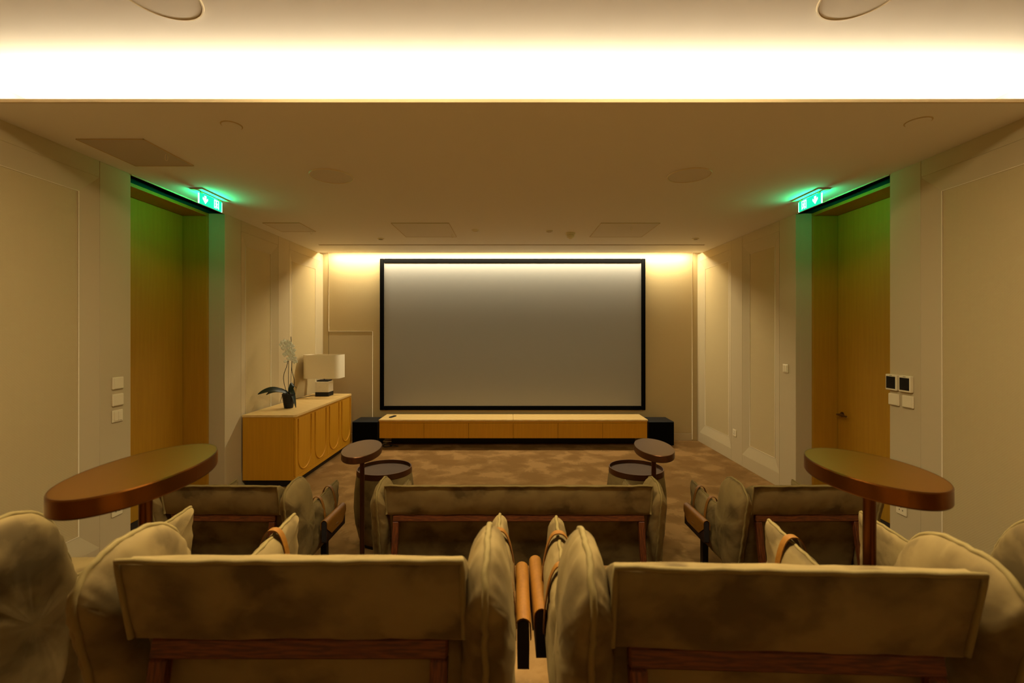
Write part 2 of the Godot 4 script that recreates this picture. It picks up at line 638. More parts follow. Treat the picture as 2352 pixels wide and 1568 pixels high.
func front_wall() -> void:
	var z := -FRONT
	var st := start()
	cbox(st, Vector3(-3.7, 0, z - 0.3), Vector3(3.7, TRAY, z - 0.03), 0.0005)
	var w := structure("wall_front", st, M.wall, "beige fabric front wall that carries the projection screen", "wall")
	var y0 := 0.114
	# fabric panels, a thin joint between them
	var panels := [[-3.05, -2.915, 0.0, 3.12], [2.92, 3.05, 0.0, 3.12]]
	for p in panels:
		st = start()
		cbox(st, Vector3(p[0], p[2], z - 0.03), Vector3(p[1], p[3], z), 0.003)
		part("fabric_panel", st, M.fabric, w)
	st = start()
	var ell := PackedVector2Array([Vector2(-2.91, 1.752), Vector2(-2.205, 1.752), Vector2(-2.205, y0 + 0.004), Vector2(2.915, y0 + 0.004), Vector2(2.915, 3.12), Vector2(-2.91, 3.12)])
	extrude(st, ell, z - 0.03, z)
	part("fabric_panel", st, M.fabric, w)
	st = start()
	cbox(st, Vector3(-2.91, y0 + 0.004, z - 0.03), Vector3(-2.21, 1.746, z), 0.003)
	part("access_panel", st, M.wall, w, "flush access door beside the screen")
	for p in [[-2.91, 2.915]]:
		st = start()
		cbox(st, Vector3(p[0], 0.0, z - 0.03), Vector3(p[1], y0, z + 0.004), 0.003)
		part("baseboard", st, M.wall, w)
	st = start()
	tube(st, [Vector3(-2.91, 3.1, z + 0.002), Vector3(-2.91, 1.749, z + 0.002), Vector3(-2.207, 1.749, z + 0.002), Vector3(-2.207, y0, z + 0.002)], 0.005, 6)
	part("piping", st, M.piping, w)
	st = start()
	tube(st, [Vector3(2.917, 3.1, z + 0.002), Vector3(2.917, 0.02, z + 0.002)], 0.005, 6)
	part("piping", st, M.piping, w)

# s = -1 the left wall, +1 the right wall
func side_wall(s: float) -> void:
	var bx := func(st: SurfaceTool, x0: float, x1: float, y0: float, y1: float, d0: float, d1: float, b := 0.002) -> void:
		cbox(st, Vector3(minf(s * x0, s * x1), y0, -d1), Vector3(maxf(s * x0, s * x1), y1, -d0), b)
	var st := start()
	bx.call(st, 3.05, 3.75, 0.0, TRAY, REAR, 3.51, 0.0005)
	bx.call(st, 3.05, 3.75, 0.0, TRAY, 4.665, FRONT + 0.3, 0.0005)
	bx.call(st, 3.48, 3.75, 0.0, TRAY, 3.5, 4.68, 0.0005)
	bx.call(st, 3.0, 3.5, SOFFIT, TRAY, 3.5, 4.68, 0.0005)
	var w: MeshInstance3D
	if s < 0:
		w = structure("wall_left", st, M.wall, "left side wall of beige framed fabric panels", "wall")
	else:
		w = structure("wall_right", st, M.wall, "right side wall of beige framed fabric panels", "wall")
	for p in [[REAR, -1.2], [1.1, 1.4], [3.245, 3.51], [4.665, 4.95], [5.745, 6.027], [7.03, FRONT]]:
		st = start()
		bx.call(st, HALF, 3.055, 0.0, SOFFIT if p[0] > 2.9 else TRAY, p[0] + 0.001, p[1] - (0.0 if p[1] == 3.51 else 0.001), 0.002)
		part("pilaster_panel", st, M.wall, w)
	for bay in [[-1.2, 1.1], [1.4, 3.245], [4.95, 5.745], [6.027, 7.03]]:
		var d0: float = bay[0]
		var d1: float = bay[1]
		st = start()
		bx.call(st, HALF, 3.055, 2.857, SOFFIT if d0 > 2.9 else TRAY, d0 + 0.001, d1 - 0.001)
		part("frieze_panel", st, M.wall, w)
		st = start()
		bx.call(st, HALF, 3.055, 0.0, 0.154, d0 + 0.001, d1 - 0.001)
		part("skirting", st, M.wall, w)
		# the splayed frame round the sunk fabric panel
		var e := 0.13
		var sunk := 3.03
		var o := [Vector3(s * HALF, 0.155, -d0 - 0.002), Vector3(s * HALF, 0.155, -d1 + 0.002), Vector3(s * HALF, 2.856, -d1 + 0.002), Vector3(s * HALF, 2.856, -d0 - 0.002)]
		var i := [Vector3(s * sunk, 0.293, -d0 - e), Vector3(s * sunk, 0.293, -d1 + e), Vector3(s * sunk, 2.717, -d1 + e), Vector3(s * sunk, 2.717, -d0 - e)]
		for k in 4:
			var k2 := (k + 1) % 4
			st = start()
			quad(st, o[k], o[k2], i[k2], i[k], Vector3(-s, 0, 0))
			var back := Vector3(s * 0.045, 0, 0)
			quad(st, o[k], o[k2], o[k2] + back, o[k] + back, o[k] + o[k2] - i[k] - i[k2])
			quad(st, i[k], i[k2], i[k2] + back * 0.4, i[k] + back * 0.4, i[k] + i[k2] - o[k] - o[k2])
			quad(st, o[k] + back, o[k2] + back, i[k2] + back * 0.4, i[k] + back * 0.4, Vector3(s, 0, 0))
			part("splayed_border", st, M.wall, w)
		st = start()
		bx.call(st, sunk + 0.001, 3.05, 0.29, 2.72, d0 + e - 0.003, d1 - e + 0.003)
		part("fabric_panel", st, M.fabric, w)
		st = start()
		var off := Vector3(-s * 0.001, 0, 0)
		tube(st, [i[0] + off, i[1] + off, i[2] + off, i[3] + off], 0.0045, 6, true)
		part("piping", st, M.piping, w)

func doors() -> void:
	for s in [-1.0, 1.0]:
		var d0 := 3.51
		var d1 := 4.665
		var o := Node3D.new()
		o.name = "door_1" if s < 0 else "door_2"
		o.position = Vector3(s * 3.3, 0, -(d0 + d1) / 2)
		add_child(o)
		tag(o, "tall orange-brown veneer door deep in its recess, %s" % ("behind the left copper table" if s < 0 else "lever handle in view, beside the thermostats"), "door", "", "structure")
		var bx := func(st: SurfaceTool, x0: float, x1: float, y0: float, y1: float, a: float, b: float, bev := 0.002) -> void:
			cbox(st, Vector3(minf(s * x0, s * x1), y0, -b) - o.position, Vector3(maxf(s * x0, s * x1), y1, -a) - o.position, bev)
		var st := start()
		bx.call(st, 3.416, 3.46, 0.008, SOFFIT - 0.033, d0 + 0.034, d1 - 0.036)
		var leaf := part("door_leaf", st, M.veneer, o)
		st = start()
		bx.call(st, 3.165, 3.47, SOFFIT - 0.031, SOFFIT - 0.001, d0 + 0.001, d1 - 0.001)
		part("head_lining", st, M.veneer, o)
		for k in [[d0 + 0.001, d0 + 0.03], [d1 - 0.03, d1 - 0.001]]:
			st = start()
			bx.call(st, 3.165, 3.47, 0.0, SOFFIT - 0.032, k[0], k[1])
			part("jamb_lining", st, M.veneer, o)
		st = start()
		bx.call(st, 3.165, 3.47, 0.0, 0.006, d0 + 0.03, d1 - 0.03, 0.001)
		part("threshold", st, M.veneer_edge, o)
		st = start()
		bx.call(st, 2.992, 3.0, SOFFIT - 0.010, SOFFIT - 0.001, d0, d1, 0.001)
		part("edge_trim", st, M.trim, o)
		if s < 0.0:
			continue   # the handle of the left door is out of view
		# lever handle
		st = start()
		var hy := 0.885
		var hz := -(d1 - 0.10)
		var at := Vector3(s * 3.416, hy, hz) - o.position
		tube(st, [at, at + Vector3(-s * 0.008, 0, 0)], 0.026, 20)
		tube(st, [at, at + Vector3(-s * 0.055, 0, 0)], 0.009, 12)
		tube(st, [at + Vector3(-s * 0.05, 0, -0.012), at + Vector3(-s * 0.055, 0, 0.02), at + Vector3(-s * 0.055, 0, 0.125)], 0.009, 12)
		part("lever_handle", st, M.steel, leaf, "dark metal lever handle")

# ---------------------------------------------------------------- things on the ceiling
func ceiling_fittings() -> void:
	# round flush loudspeakers
	for q in [[-1.43, 3.555, SOFFIT, "round flush ceiling speaker on the lower ceiling nearer the left exit sign"], [1.425, 3.535, SOFFIT, "round flush ceiling speaker on the lower ceiling nearer the right exit sign"], [-1.50, 1.90, TRAY, "large round ceiling speaker cut by the top edge above the left door side"], [1.50, 1.90, TRAY, "large round ceiling speaker cut by the top edge above the right door side"]]:
		var r := 0.165 if q[2] < 3.0 else 0.155
		var o := thing("ceiling_speaker", q[3], "speaker", Vector3(q[0], q[2], -q[1]), 0.0, "round ceiling speakers")
		var st := start()
		lathe(st, [Vector2(0, -0.004), Vector2(r - 0.008, -0.004), Vector2(r - 0.006, 0.0)], 56)
		part("grille", st, M.ceiling_panel, o)
		st = start()
		lathe(st, [Vector2(r - 0.006, 0.0), Vector2(r - 0.005, -0.007), Vector2(r + 0.001, -0.007), Vector2(r + 0.003, 0.0)], 56)
		part("rim", st, M.plate, o)
	for q in [[-1.685, 2.685, 0.053, "small round ceiling cover plate near the large square hatch"], [2.425, 2.64, 0.06, "small round ceiling cover plate high above the right wall panel"]]:
		var o := thing("cover_plate", q[3], "cover plate", Vector3(q[0], SOFFIT, -q[1]), 0.0, "round blank covers on the ceiling")
		var st := start()
		lathe(st, [Vector2(0, -0.010), Vector2(q[2] - 0.004, -0.010), Vector2(q[2], -0.006), Vector2(q[2], 0.0)], 40)
		part("disc", st, M.ceiling, o)
		st = start()
		lathe(st, [Vector2(q[2], 0.0), Vector2(q[2], -0.003), Vector2(q[2] + 0.006, -0.003), Vector2(q[2] + 0.007, 0.0)], 40)
		part("rim", st, M.trim, o)
	for q in [[-1.72, 5.9, "small recessed downlight over the left edge of the screen"], [2.46, 5.9, "small recessed downlight near the right end of the ceiling slot"], [-0.424, 5.41, "small dome on the ceiling between the two pull-ring hatches, left of the smoke detector pair"], [0.476, 5.46, "small dome on the ceiling right beside the smoke detector"]]:
		var o := thing("downlight", q[2], "downlight", Vector3(q[0], SOFFIT, -q[1]), 0.0, "small round fittings on the ceiling near the screen")
		var st := start()
		lathe(st, [Vector2(0.030, -0.001), Vector2(0.032, -0.012), Vector2(0.044, -0.010), Vector2(0.047, 0.0)], 32)
		part("bezel", st, M.plate, o)
		st = start()
		lathe(st, [Vector2(0, -0.006), Vector2(0.031, -0.004), Vector2(0.031, 0.0)], 32)
		part("lens", st, M.bronze_dark if q[1] == 5.9 else M.plate, o)
	var o := thing("smoke_detector", "white stepped smoke detector hanging from the ceiling before the screen", "smoke detector", Vector3(0.754, SOFFIT, -5.57))
	var st := start()
	lathe(st, [Vector2(0, -0.028), Vector2(0.056, -0.028), Vector2(0.062, -0.022), Vector2(0.062, 0.0)], 36)
	part("base", st, M.plate, o)
	st = start()
	lathe(st, [Vector2(0, -0.068), Vector2(0.030, -0.068), Vector2(0.046, -0.056), Vector2(0.050, -0.036), Vector2(0.044, -0.028)], 36)
	part("chamber", st, M.plate, o)
	st = start()
	lathe(st, [Vector2(0, -0.078), Vector2(0.018, -0.076), Vector2(0.022, -0.068)], 24)
	part("cap", st, M.plate, o)

	# access hatches: [x0, x1, d near, d far, pull x, pull d, label]
	for q in [[-2.81, -2.37, 2.87, 3.33, -2.40, 3.10, "large darker square ceiling hatch in front of the left door"], [-2.82, -2.395, 5.05, 5.48, -2.42, 5.40, "small square ceiling hatch above the left wall beyond the door"], [-1.36, -0.697, 5.06, 5.785, -0.73, 5.60, "square ceiling hatch with a pull ring, above the left half of the screen"], [1.033, 1.711, 5.06, 5.785, 1.42, 5.2, "square ceiling hatch with a pull ring, above the right half of the screen"]]:
		var big: bool = q[2] < 3.0
		var h := thing("access_hatch", q[6], "hatch", Vector3((q[0] + q[1]) / 2, SOFFIT, -(q[2] + q[3]) / 2), 0.0, "square hatches in the lower ceiling")
		var hx: float = (q[1] - q[0]) / 2
		var hz: float = (q[3] - q[2]) / 2
		st = start()
		cbox(st, Vector3(-hx + 0.006, -0.005, -hz + 0.006), Vector3(hx - 0.006, 0.0, hz - 0.006), 0.001)
		part("door_panel", st, M.hatch_dark if M.has("hatch_dark") and big else M.ceiling_panel, h)
		st = start()
		for k in [[-hx, -hx + 0.005, -hz, hz], [hx - 0.005, hx, -hz, hz], [-hx, hx, -hz, -hz + 0.005], [-hx, hx, hz - 0.005, hz]]:
			cbox(st, Vector3(k[0], -0.007, k[2]), Vector3(k[1], 0.0, k[3]), 0.001)
		part("frame", st, M.trim, h)
		var pull := Vector3(q[4], SOFFIT, -q[5]) - h.position
		st = start()
		var loop := []
		for k in 14:
			var f := TAU * k / 14
			loop.append(pull + Vector3(sin(f) * 0.010, -0.030 + cos(f) * 0.024, 0))
		tube(st, loop, 0.002, 6, true)
		part("pull_ring", st, M.plate, h)

	# long thin air slot before the screen
	var slot := thing("air_slot", "long thin dark air slot in the ceiling in front of the screen", "air vent", Vector3(0, SOFFIT, -6.32))
	st = start()
	cbox(st, Vector3(-2.72, -0.002, -0.010), Vector3(2.76, 0.0, 0.010), 0.0005)
	part("opening", st, M.slot, slot)
	st = start()
	cbox(st, Vector3(-2.725, -0.004, -0.015), Vector3(2.765, 0.0, -0.010), 0.001)
	cbox(st, Vector3(-2.725, -0.004, 0.010), Vector3(2.765, 0.0, 0.015), 0.001)
	part("edge_trim", st, M.trim, slot)

func exit_sign(s: float) -> void:
	var side := "left" if s < 0 else "right"
	var o := thing("exit_sign", "glowing green emergency exit sign with arrow and running figure, above the %s door" % side, "exit sign", Vector3(s * 2.72, SOFFIT, -4.03), 0.0, "green exit signs")
	var st := start()
	cbox(st, Vector3(-0.055, -0.010, -0.19), Vector3(0.055, -0.003, 0.19), 0.002)
	part("ceiling_plate", st, M.trim, o)
	for z in [-0.12, 0.12]:
		st = start()
		cbox(st, Vector3(-0.006, -0.026, z - 0.012), Vector3(0.006, -0.009, z + 0.012), 0.001)
		part("bracket", st, M.trim, o)
	st = start()
	cbox(st, Vector3(-0.004, -0.118, -0.152), Vector3(0.004, -0.022, 0.152), 0.001)
	part("panel", st, M.sign_green, o)
	# pictograms, standing a little proud on both faces; u runs along the wall, v up
	for f in [-1.0, 1.0]:
		var xf := Transform3D(Basis(Vector3(0, 0, 1), Vector3(0, 1, 0), Vector3(-1, 0, 0)), Vector3(f * 0.0052, -0.070, 0))
		st = start()
		var c := 0.075
		extrude(st, PackedVector2Array([Vector2(c - 0.012, 0.034), Vector2(c - 0.012, -0.002), Vector2(c - 0.030, 0.018), Vector2(c - 0.034, 0.002), Vector2(c, -0.036), Vector2(c + 0.034, 0.002), Vector2(c + 0.030, 0.018), Vector2(c + 0.012, -0.002), Vector2(c + 0.012, 0.034)]), -0.001, 0.001, xf)
		part("arrow", st, M.sign_white, o)
		st = start()
		var q := -0.075
		for r in [[q - 0.032, q - 0.025, -0.038, 0.040], [q + 0.025, q + 0.032, -0.038, 0.040], [q - 0.032, q + 0.032, 0.033, 0.040]]:
			extrude(st, PackedVector2Array([Vector2(r[0], r[2]), Vector2(r[1], r[2]), Vector2(r[1], r[3]), Vector2(r[0], r[3])]), -0.001, 0.001, xf)
		part("doorway", st, M.sign_white, o)
		st = start()
		var head := PackedVector2Array()
		for k in 14:
			head.append(Vector2(q + 0.004, 0.024) + Vector2(cos(TAU * k / 14), sin(TAU * k / 14)) * 0.0075)
		extrude(st, head, -0.001, 0.001, xf)
		for limb in [[Vector2(q, 0.014), Vector2(q - 0.003, -0.010), 0.008], [Vector2(q, -0.008), Vector2(q + 0.012, -0.022), 0.0045], [Vector2(q + 0.012, -0.022), Vector2(q + 0.005, -0.038), 0.0042], [Vector2(q - 0.003, -0.010), Vector2(q - 0.010, -0.024), 0.0045], [Vector2(q - 0.010, -0.024), Vector2(q - 0.023, -0.028), 0.004], [Vector2(q, 0.012), Vector2(q + 0.014, 0.002), 0.0035], [Vector2(q, 0.012), Vector2(q - 0.014, 0.006), 0.0035]]:
			var dir: Vector2 = (limb[1] - limb[0]).normalized()
			var nn := Vector2(-dir.y, dir.x) * float(limb[2])
			extrude(st, PackedVector2Array([limb[0] - nn, limb[1] - nn, limb[1] + nn, limb[0] + nn]), -0.001, 0.001, xf)
		part("running_figure", st, M.sign_white, o)
	st = start()
	for z in [-0.153, 0.153]:
		cbox(st, Vector3(-0.005, -0.119, z - 0.003), Vector3(0.005, -0.030, z + 0.003), 0.001)
	part("end_edge", st, M.sign_white, o)
	var green := Color(0.0, 0.98, 0.60)
	area("glow", Vector3(0.009, -0.034, 0), Vector3(0, -90, 0), Vector2(0.30, 0.028), green, SIGN_POWER, o)
	area("glow", Vector3(-0.009, -0.034, 0), Vector3(0, 90, 0), Vector2(0.30, 0.028), green, SIGN_POWER, o)

const SIGN_POWER := 0.21

# ---------------------------------------------------------------- switches, sockets, thermostats on the walls
func wall_fittings() -> void:
	# [side, d, y, kind, label]
	var list := [
		[-1.0, 3.385, 1.340, "blank", "topmost of the three cream square plates beside the left door"],
		[-1.0, 3.385, 1.213, "blank", "middle of the three cream square plates beside the left door"],
		[-1.0, 3.385, 1.090, "rocker", "lowest of the three cream square plates beside the left door, with a rocker"],
		[1.0, 3.462, 1.204, "blank", "cream square plate under the thermostat that is nearer the right door"],
		[1.0, 3.339, 1.204, "blank", "cream square plate under the thermostat that is farther from the right door"],
		[1.0, 4.83, 1.337, "rocker", "cream light switch between the right door and the far wall panel"],
		[-1.0, 3.383, 0.377, "socket", "cream wall socket low on the left wall under the copper table"],
		[1.0, 3.40, 0.377, "socket", "cream wall socket low on the right wall under the copper table"],
		[1.0, 5.93, 0.39, "socket", "small cream wall socket between the two far panels of the right wall"],
	]
	for q in list:
		var s: float = q[0]
		var called: String = {"blank": "switch_plate", "rocker": "light_switch", "socket": "wall_socket"}[q[3]]
		var cat: String = {"blank": "switch plate", "rocker": "light switch", "socket": "socket"}[q[3]]
		var o := thing(called, q[4], cat, Vector3(s * HALF, q[2], -q[1]))
		var t: float = {"blank": 0.016, "rocker": 0.011, "socket": 0.009}[q[3]]
		var hw := 0.046
		var st := start()
		cbox(st, Vector3(minf(0, -s * t), -hw, -hw), Vector3(maxf(0, -s * t), hw, hw), 0.004)
		part("plate", st, M.plate, o)
		if q[3] == "socket":
			st = start()
			for k in [[0.013, 0.0], [-0.010, 0.014], [-0.010, -0.014]]:
				cbox(st, Vector3(minf(-s * (t - 0.002), -s * (t + 0.0006)), k[0] - 0.005, k[1] - 0.003), Vector3(maxf(-s * (t - 0.002), -s * (t + 0.0006)), k[0] + 0.005, k[1] + 0.003), 0.0002)
			part("pin_slot", st, M.slot, o)
		elif q[3] == "rocker":
			for k in [-0.0165, 0.0165]:
				st = start()
				cbox(st, Vector3(minf(-s * t, -s * (t + 0.005)), -0.034, k - 0.0155), Vector3(maxf(-s * t, -s * (t + 0.005)), 0.034, k + 0.0155), 0.002)
				part("rocker", st, M.plate, o)
		else:
			st = start()
			cbox(st, Vector3(minf(-s * t, -s * (t + 0.003)), -0.040, -0.040), Vector3(maxf(-s * t, -s * (t + 0.003)), 0.040, 0.040), 0.002)
			part("cover", st, M.plate, o)
	for q in [[3.470, 1.337, "wall thermostat with a dark screen, the one nearer the right door"], [3.350, 1.337, "wall thermostat with a dark screen, the one farther from the right door"]]:
		var o := thing("thermostat", q[2], "thermostat", Vector3(HALF, q[1], -q[0]), 0.0, "thermostats beside the right door")
		var st := start()
		cbox(st, Vector3(-0.028, -0.062, -0.050), Vector3(0, 0.062, 0.050), 0.004)
		part("housing", st, M.plate, o)
		st = start()
		cbox(st, Vector3(-0.0295, -0.048, -0.041), Vector3(-0.027, 0.046, 0.041), 0.001)
		part("display", st, M.glass_black, o, "dark glass display")
		st = start()
		cbox(st, Vector3(-0.0288, 0.052, -0.012), Vector3(-0.027, 0.055, 0.012), 0.0003)
		part("status_mark", st, M.slot, o)

# ---------------------------------------------------------------- front of the room
func screen() -> void:
	var o := thing("projection_screen", "large grey projection screen in a black velvet frame on the front wall", "screen", Vector3(0.038, 0, -7.07))
	var x := 2.113
	var y0 := 0.497
	var y1 := 2.906
	var f := 0.068
	for k in [[-x, -x + f, y0, y1], [x - f, x, y0, y1]]:
		var st := start()
		cbox(st, Vector3(k[0], k[2], -0.034), Vector3(k[1], k[3], 0.016), 0.008)
		part("frame_side", st, M.frame_black, o)
	for k in [[-x + f, x - f, y0, y0 + f], [-x + f, x - f, y1 - f, y1]]:
		var st := start()
		cbox(st, Vector3(k[0], k[2], -0.034), Vector3(k[1], k[3], 0.016), 0.008)
		part("frame_rail", st, M.frame_black, o)
	var st := start()
	cbox(st, Vector3(-x + f - 0.01, y0 + f - 0.01, -0.03), Vector3(x - f + 0.01, y1 - f + 0.01, 0.005), 0.001)
	part("screen_fabric", st, M.screen, o)
	for px in [-1.5, 1.5]:
		for py in [0.9, 2.5]:
			st = start()
			cbox(st, Vector3(px - 0.05, py - 0.05, -0.049), Vector3(px + 0.05, py + 0.05, -0.035), 0.002)
			part("wall_bracket", st, M.black, o)

	for k in [[-2.185, "black cube subwoofer standing left of the low bench"], [2.272, "black cube subwoofer standing right of the low bench"]]:
		var b := thing("subwoofer", k[1], "speaker", Vector3(k[0], 0, -6.865), 0.0, "black subwoofers beside the bench")
		st = start()
		cbox(st, Vector3(-0.193, 0.03, -0.19), Vector3(0.193, 0.39, 0.185), 0.006)
		part("cabinet", st, M.black, b)
		st = start()
		cbox(st, Vector3(-0.185, 0.038, 0.184), Vector3(0.185, 0.382, 0.197), 0.004)
		part("grille", st, M.frame_black, b)
		for fx in [-0.15, 0.15]:
			for fz in [-0.15, 0.15]:
				st = start()
				lathe(st, [Vector2(0.02, 0.0), Vector2(0.024, 0.032), Vector2(0, 0.032)], 14)
				var foot := part("foot", st, M.black, b)
				foot.position = Vector3(fx, 0, fz)

func bench() -> void:
	var x := 2.0
	var o := thing("media_bench", "long low orange-brown veneer bench with six flap doors under the screen", "cabinet", Vector3(0.045, 0, -6.6))
	var st := start()
	for k in [-1.0, 1.0]:
		cbox(st, Vector3(minf(0, k * x) + 0.0015 * int(k > 0), 0.412, -0.44), Vector3(maxf(0, k * x) - 0.0015 * int(k < 0), 0.438, 0.008), 0.004)
	part("top_slab", st, M.slab, o, "pale top")
	st = start()
	cbox(st, Vector3(-x + 0.008, 0.165, -0.435), Vector3(x - 0.008, 0.41, -0.022), 0.002)
	part("body", st, M.veneer_light, o)
	st = start()
	cbox(st, Vector3(-x + 0.008, 0.384, -0.022), Vector3(x - 0.008, 0.4115, -0.006), 0.001)
	part("top_rail", st, M.veneer_light, o)
	for k in 6:
		var a := -x + 0.008 + (2 * x - 0.016) / 6.0 * k
		st = start()
		cbox(st, Vector3(a + 0.0022, 0.160, -0.020), Vector3(a + (2 * x - 0.016) / 6.0 - 0.0022, 0.382, 0.0), 0.0015)
		part("flap_door", st, M.veneer_light, o)
	st = start()
	cbox(st, Vector3(-x + 0.1, 0.0, -0.42), Vector3(x - 0.1, 0.166, -0.33), 0.002)
	part("plinth", st, M.dark_wood, o)
	st = start()
	cbox(st, Vector3(-0.022, 0, -0.075), Vector3(0.022, 0.014, 0.075), 0.004)
	var r := thing("remote_control", "small dark remote control lying on the left end of the low bench", "remote", Vector3(-1.80, 0.438, -6.80), -18.0)
	part("case", st, M.black, r)
	st = start()
	for i in 3:
		for j in 5:
			cbox(st, Vector3(-0.013 + i * 0.011 - 0.003, 0.0135, -0.05 + j * 0.02), Vector3(-0.013 + i * 0.011 + 0.003, 0.0155, -0.042 + j * 0.02), 0.0008)
	part("keypad", st, M.veneer_edge, r)
	st = start()
	var pts := []
	for k in 30:
		var f := k * 0.5
		pts.append(Vector3(-0.09 + 0.008 * k + 0.03 * sin(f), 0.008 + 0.03 * maxf(0, sin(f * 0.7)), 0.03 * cos(f * 1.1)))
	tube(st, pts, 0.006, 7)
	single("power_cable", st, M.black, "black cable curling on the carpet under the left end of the bench", "cable", Vector3(-1.87, 0.0, -6.72))

func sideboard() -> void:
	var x0 := -2.985
	var x1 := -2.395
	var d0 := 4.95
	var d1 := 6.70
	var top := 0.808
	var at := Vector3((x0 + x1) / 2, 0, -(d0 + d1) / 2)
	var o := thing("sideboard", "orange-brown veneer sideboard with arched doors and pale top against the left wall", "sideboard", at)
	var hx := (x1 - x0) / 2
	var hz := (d1 - d0) / 2
	var st := start()
	# pale top with clipped front corners
	var c := 0.02
	var xf := Transform3D(Basis(Vector3(1, 0, 0), Vector3(0, 0, 1), Vector3(0, -1, 0)), Vector3.ZERO)
	extrude(st, PackedVector2Array([Vector2(-hx, -hz), Vector2(hx - c, -hz), Vector2(hx + 0.006, -hz + c), Vector2(hx + 0.006, hz - c), Vector2(hx - c, hz + 0.005), Vector2(-hx, hz + 0.005)]), -top, -(top - 0.024), xf)
	part("top_slab", st, M.slab, o, "pale top with clipped corners")
	st = start()
	cbox(st, Vector3(-hx, 0.078, -hz + 0.004), Vector3(hx - 0.022, top - 0.026, hz), 0.002)
	part("body", st, M.veneer_light, o)
	st = start()
	cbox(st, Vector3(hx - 0.022, top - 0.046, -hz + 0.004), Vector3(hx - 0.006, top - 0.026, hz - 0.001), 0.001)
	part("top_rail", st, M.veneer_light, o)
	st = start()
	cbox(st, Vector3(hx - 0.022, 0.078, -hz + 0.004), Vector3(hx, 0.118, hz - 0.001), 0.001)
	part("bottom_rail", st, M.veneer_light, o)
	var step := (2 * hz - 0.02) / 4.0
	for k in 4:
		var a := -hz + 0.012 + step * k
		st = start()
		cbox(st, Vector3(hx - 0.021, 0.121, a + 0.0015), Vector3(hx, top - 0.048, a + step - 0.0015), 0.0015)
		var door := part("door", st, M.veneer_light, o)
		st = start()
		var m := a + step / 2
		var r := 0.162
		var pts := [Vector3(hx, top - 0.05, m - r)]
		for i in 25:
			var f := PI * i / 24.0
			pts.append(Vector3(hx, 0.155 + r - sin(f) * r, m - cos(f) * r))
		pts.append(Vector3(hx, top - 0.05, m + r))
		tube(st, pts, 0.009, 8)
		part("arch_moulding", st, M.veneer_light, door)
	st = start()
	cbox(st, Vector3(-hx + 0.02, 0.0, -hz + 0.06), Vector3(hx - 0.05, 0.079, hz - 0.03), 0.002)
	part("plinth", st, M.dark_wood, o)

	# table lamp
	var lamp := thing("table_lamp", "table lamp with a cream rounded shade and a marble cube base on the sideboard", "lamp", Vector3(-2.72, top, -6.50))
	st = start()
	cbox(st, Vector3(-0.098, 0, -0.088), Vector3(0.098, 0.060, 0.088), 0.003)
	part("base", st, M.black, lamp, "black base block")
	st = start()
	cbox(st, Vector3(-0.096, 0.060, -0.086), Vector3(0.096, 0.212, 0.086), 0.003)
	part("marble_block", st, M.marble, lamp, "pale veined marble cube")
	st = start()
	cbox(st, Vector3(-0.082, 0.212, -0.074), Vector3(0.082, 0.232, 0.074), 0.003)
	tube(st, [Vector3(0, 0.23, 0), Vector3(0, 0.40, 0)], 0.009, 10)
	part("stem", st, M.black, lamp)
	st = start()
	var ring := rounded([Vector2(-0.265, -0.16), Vector2(0.265, -0.16), Vector2(0.265, 0.16), Vector2(-0.265, 0.16)], [0.10, 0.10, 0.10, 0.10], 10, 0.2)
	var y0 := 0.262
	var y1 := 0.600
	for i in ring.size():
		var a := ring[i]
		var b := ring[(i + 1) % ring.size()]
		st.set_smooth_group(1)
		quad(st, Vector3(a.x, y0, a.y), Vector3(b.x, y0, b.y), Vector3(b.x, y1, b.y), Vector3(a.x, y1, a.y), Vector3(a.x + b.x, 0, a.y + b.y))
		st.set_smooth_group(2)
		var q := 0.985
		quad(st, Vector3(a.x * q, y0, a.y * q), Vector3(b.x * q, y0, b.y * q), Vector3(b.x * q, y1, b.y * q), Vector3(a.x * q, y1, a.y * q), -Vector3(a.x + b.x, 0, a.y + b.y))
		st.set_smooth_group(-1)
		for y in [y0, y1]:
			quad(st, Vector3(a.x, y, a.y), Vector3(b.x, y, b.y), Vector3(b.x * q, y, b.y * q), Vector3(a.x * q, y, a.y * q), Vector3(0, y - 0.4, 0))
	part("lamp_shade", st, M.shade, lamp)
	st = start()
	tube(st, [Vector3(-0.26, 0.585, 0), Vector3(0.26, 0.585, 0)], 0.003, 6)
	tube(st, [Vector3(0, 0.585, -0.155), Vector3(0, 0.585, 0.155)], 0.003, 6)
	tube(st, [Vector3(0, 0.39, 0), Vector3(0, 0.586, 0)], 0.004, 6)
	part("shade_carrier", st, M.steel, lamp)
	st = start()
	tube(st, [Vector3(-0.09, 0.008, 0.0), Vector3(-0.14, 0.008, 0.02), Vector3(-0.19, 0.006, 0.12), Vector3(-0.22, 0.006, 0.26), Vector3(-0.25, 0.006, 0.34)], 0.004, 7)
	part("cord", st, M.black, lamp)

	# orchid
	var pot := thing("potted_orchid", "white orchid with long dark leaves in a black ribbed pot on the sideboard", "plant", Vector3(-2.705, top, -5.42))
	st = start()
	var prof := [Vector2(0, 0.0), Vector2(0.048, 0.0)]
	for k in 6:
		prof.append(Vector2(0.050 + 0.0036 * k, 0.006 + 0.025 * k))
		prof.append(Vector2(0.051 + 0.0036 * (k + 0.8), 0.006 + 0.025 * (k + 0.8)))
	prof.append_array([Vector2(0.075, 0.158), Vector2(0.075, 0.175), Vector2(0.069, 0.175), Vector2(0.066, 0.150), Vector2(0, 0.150)])
	lathe(st, prof, 36)
	part("pot", st, M.black, pot)
	st = start()
	var rng := RandomNumberGenerator.new()
	rng.seed = 9
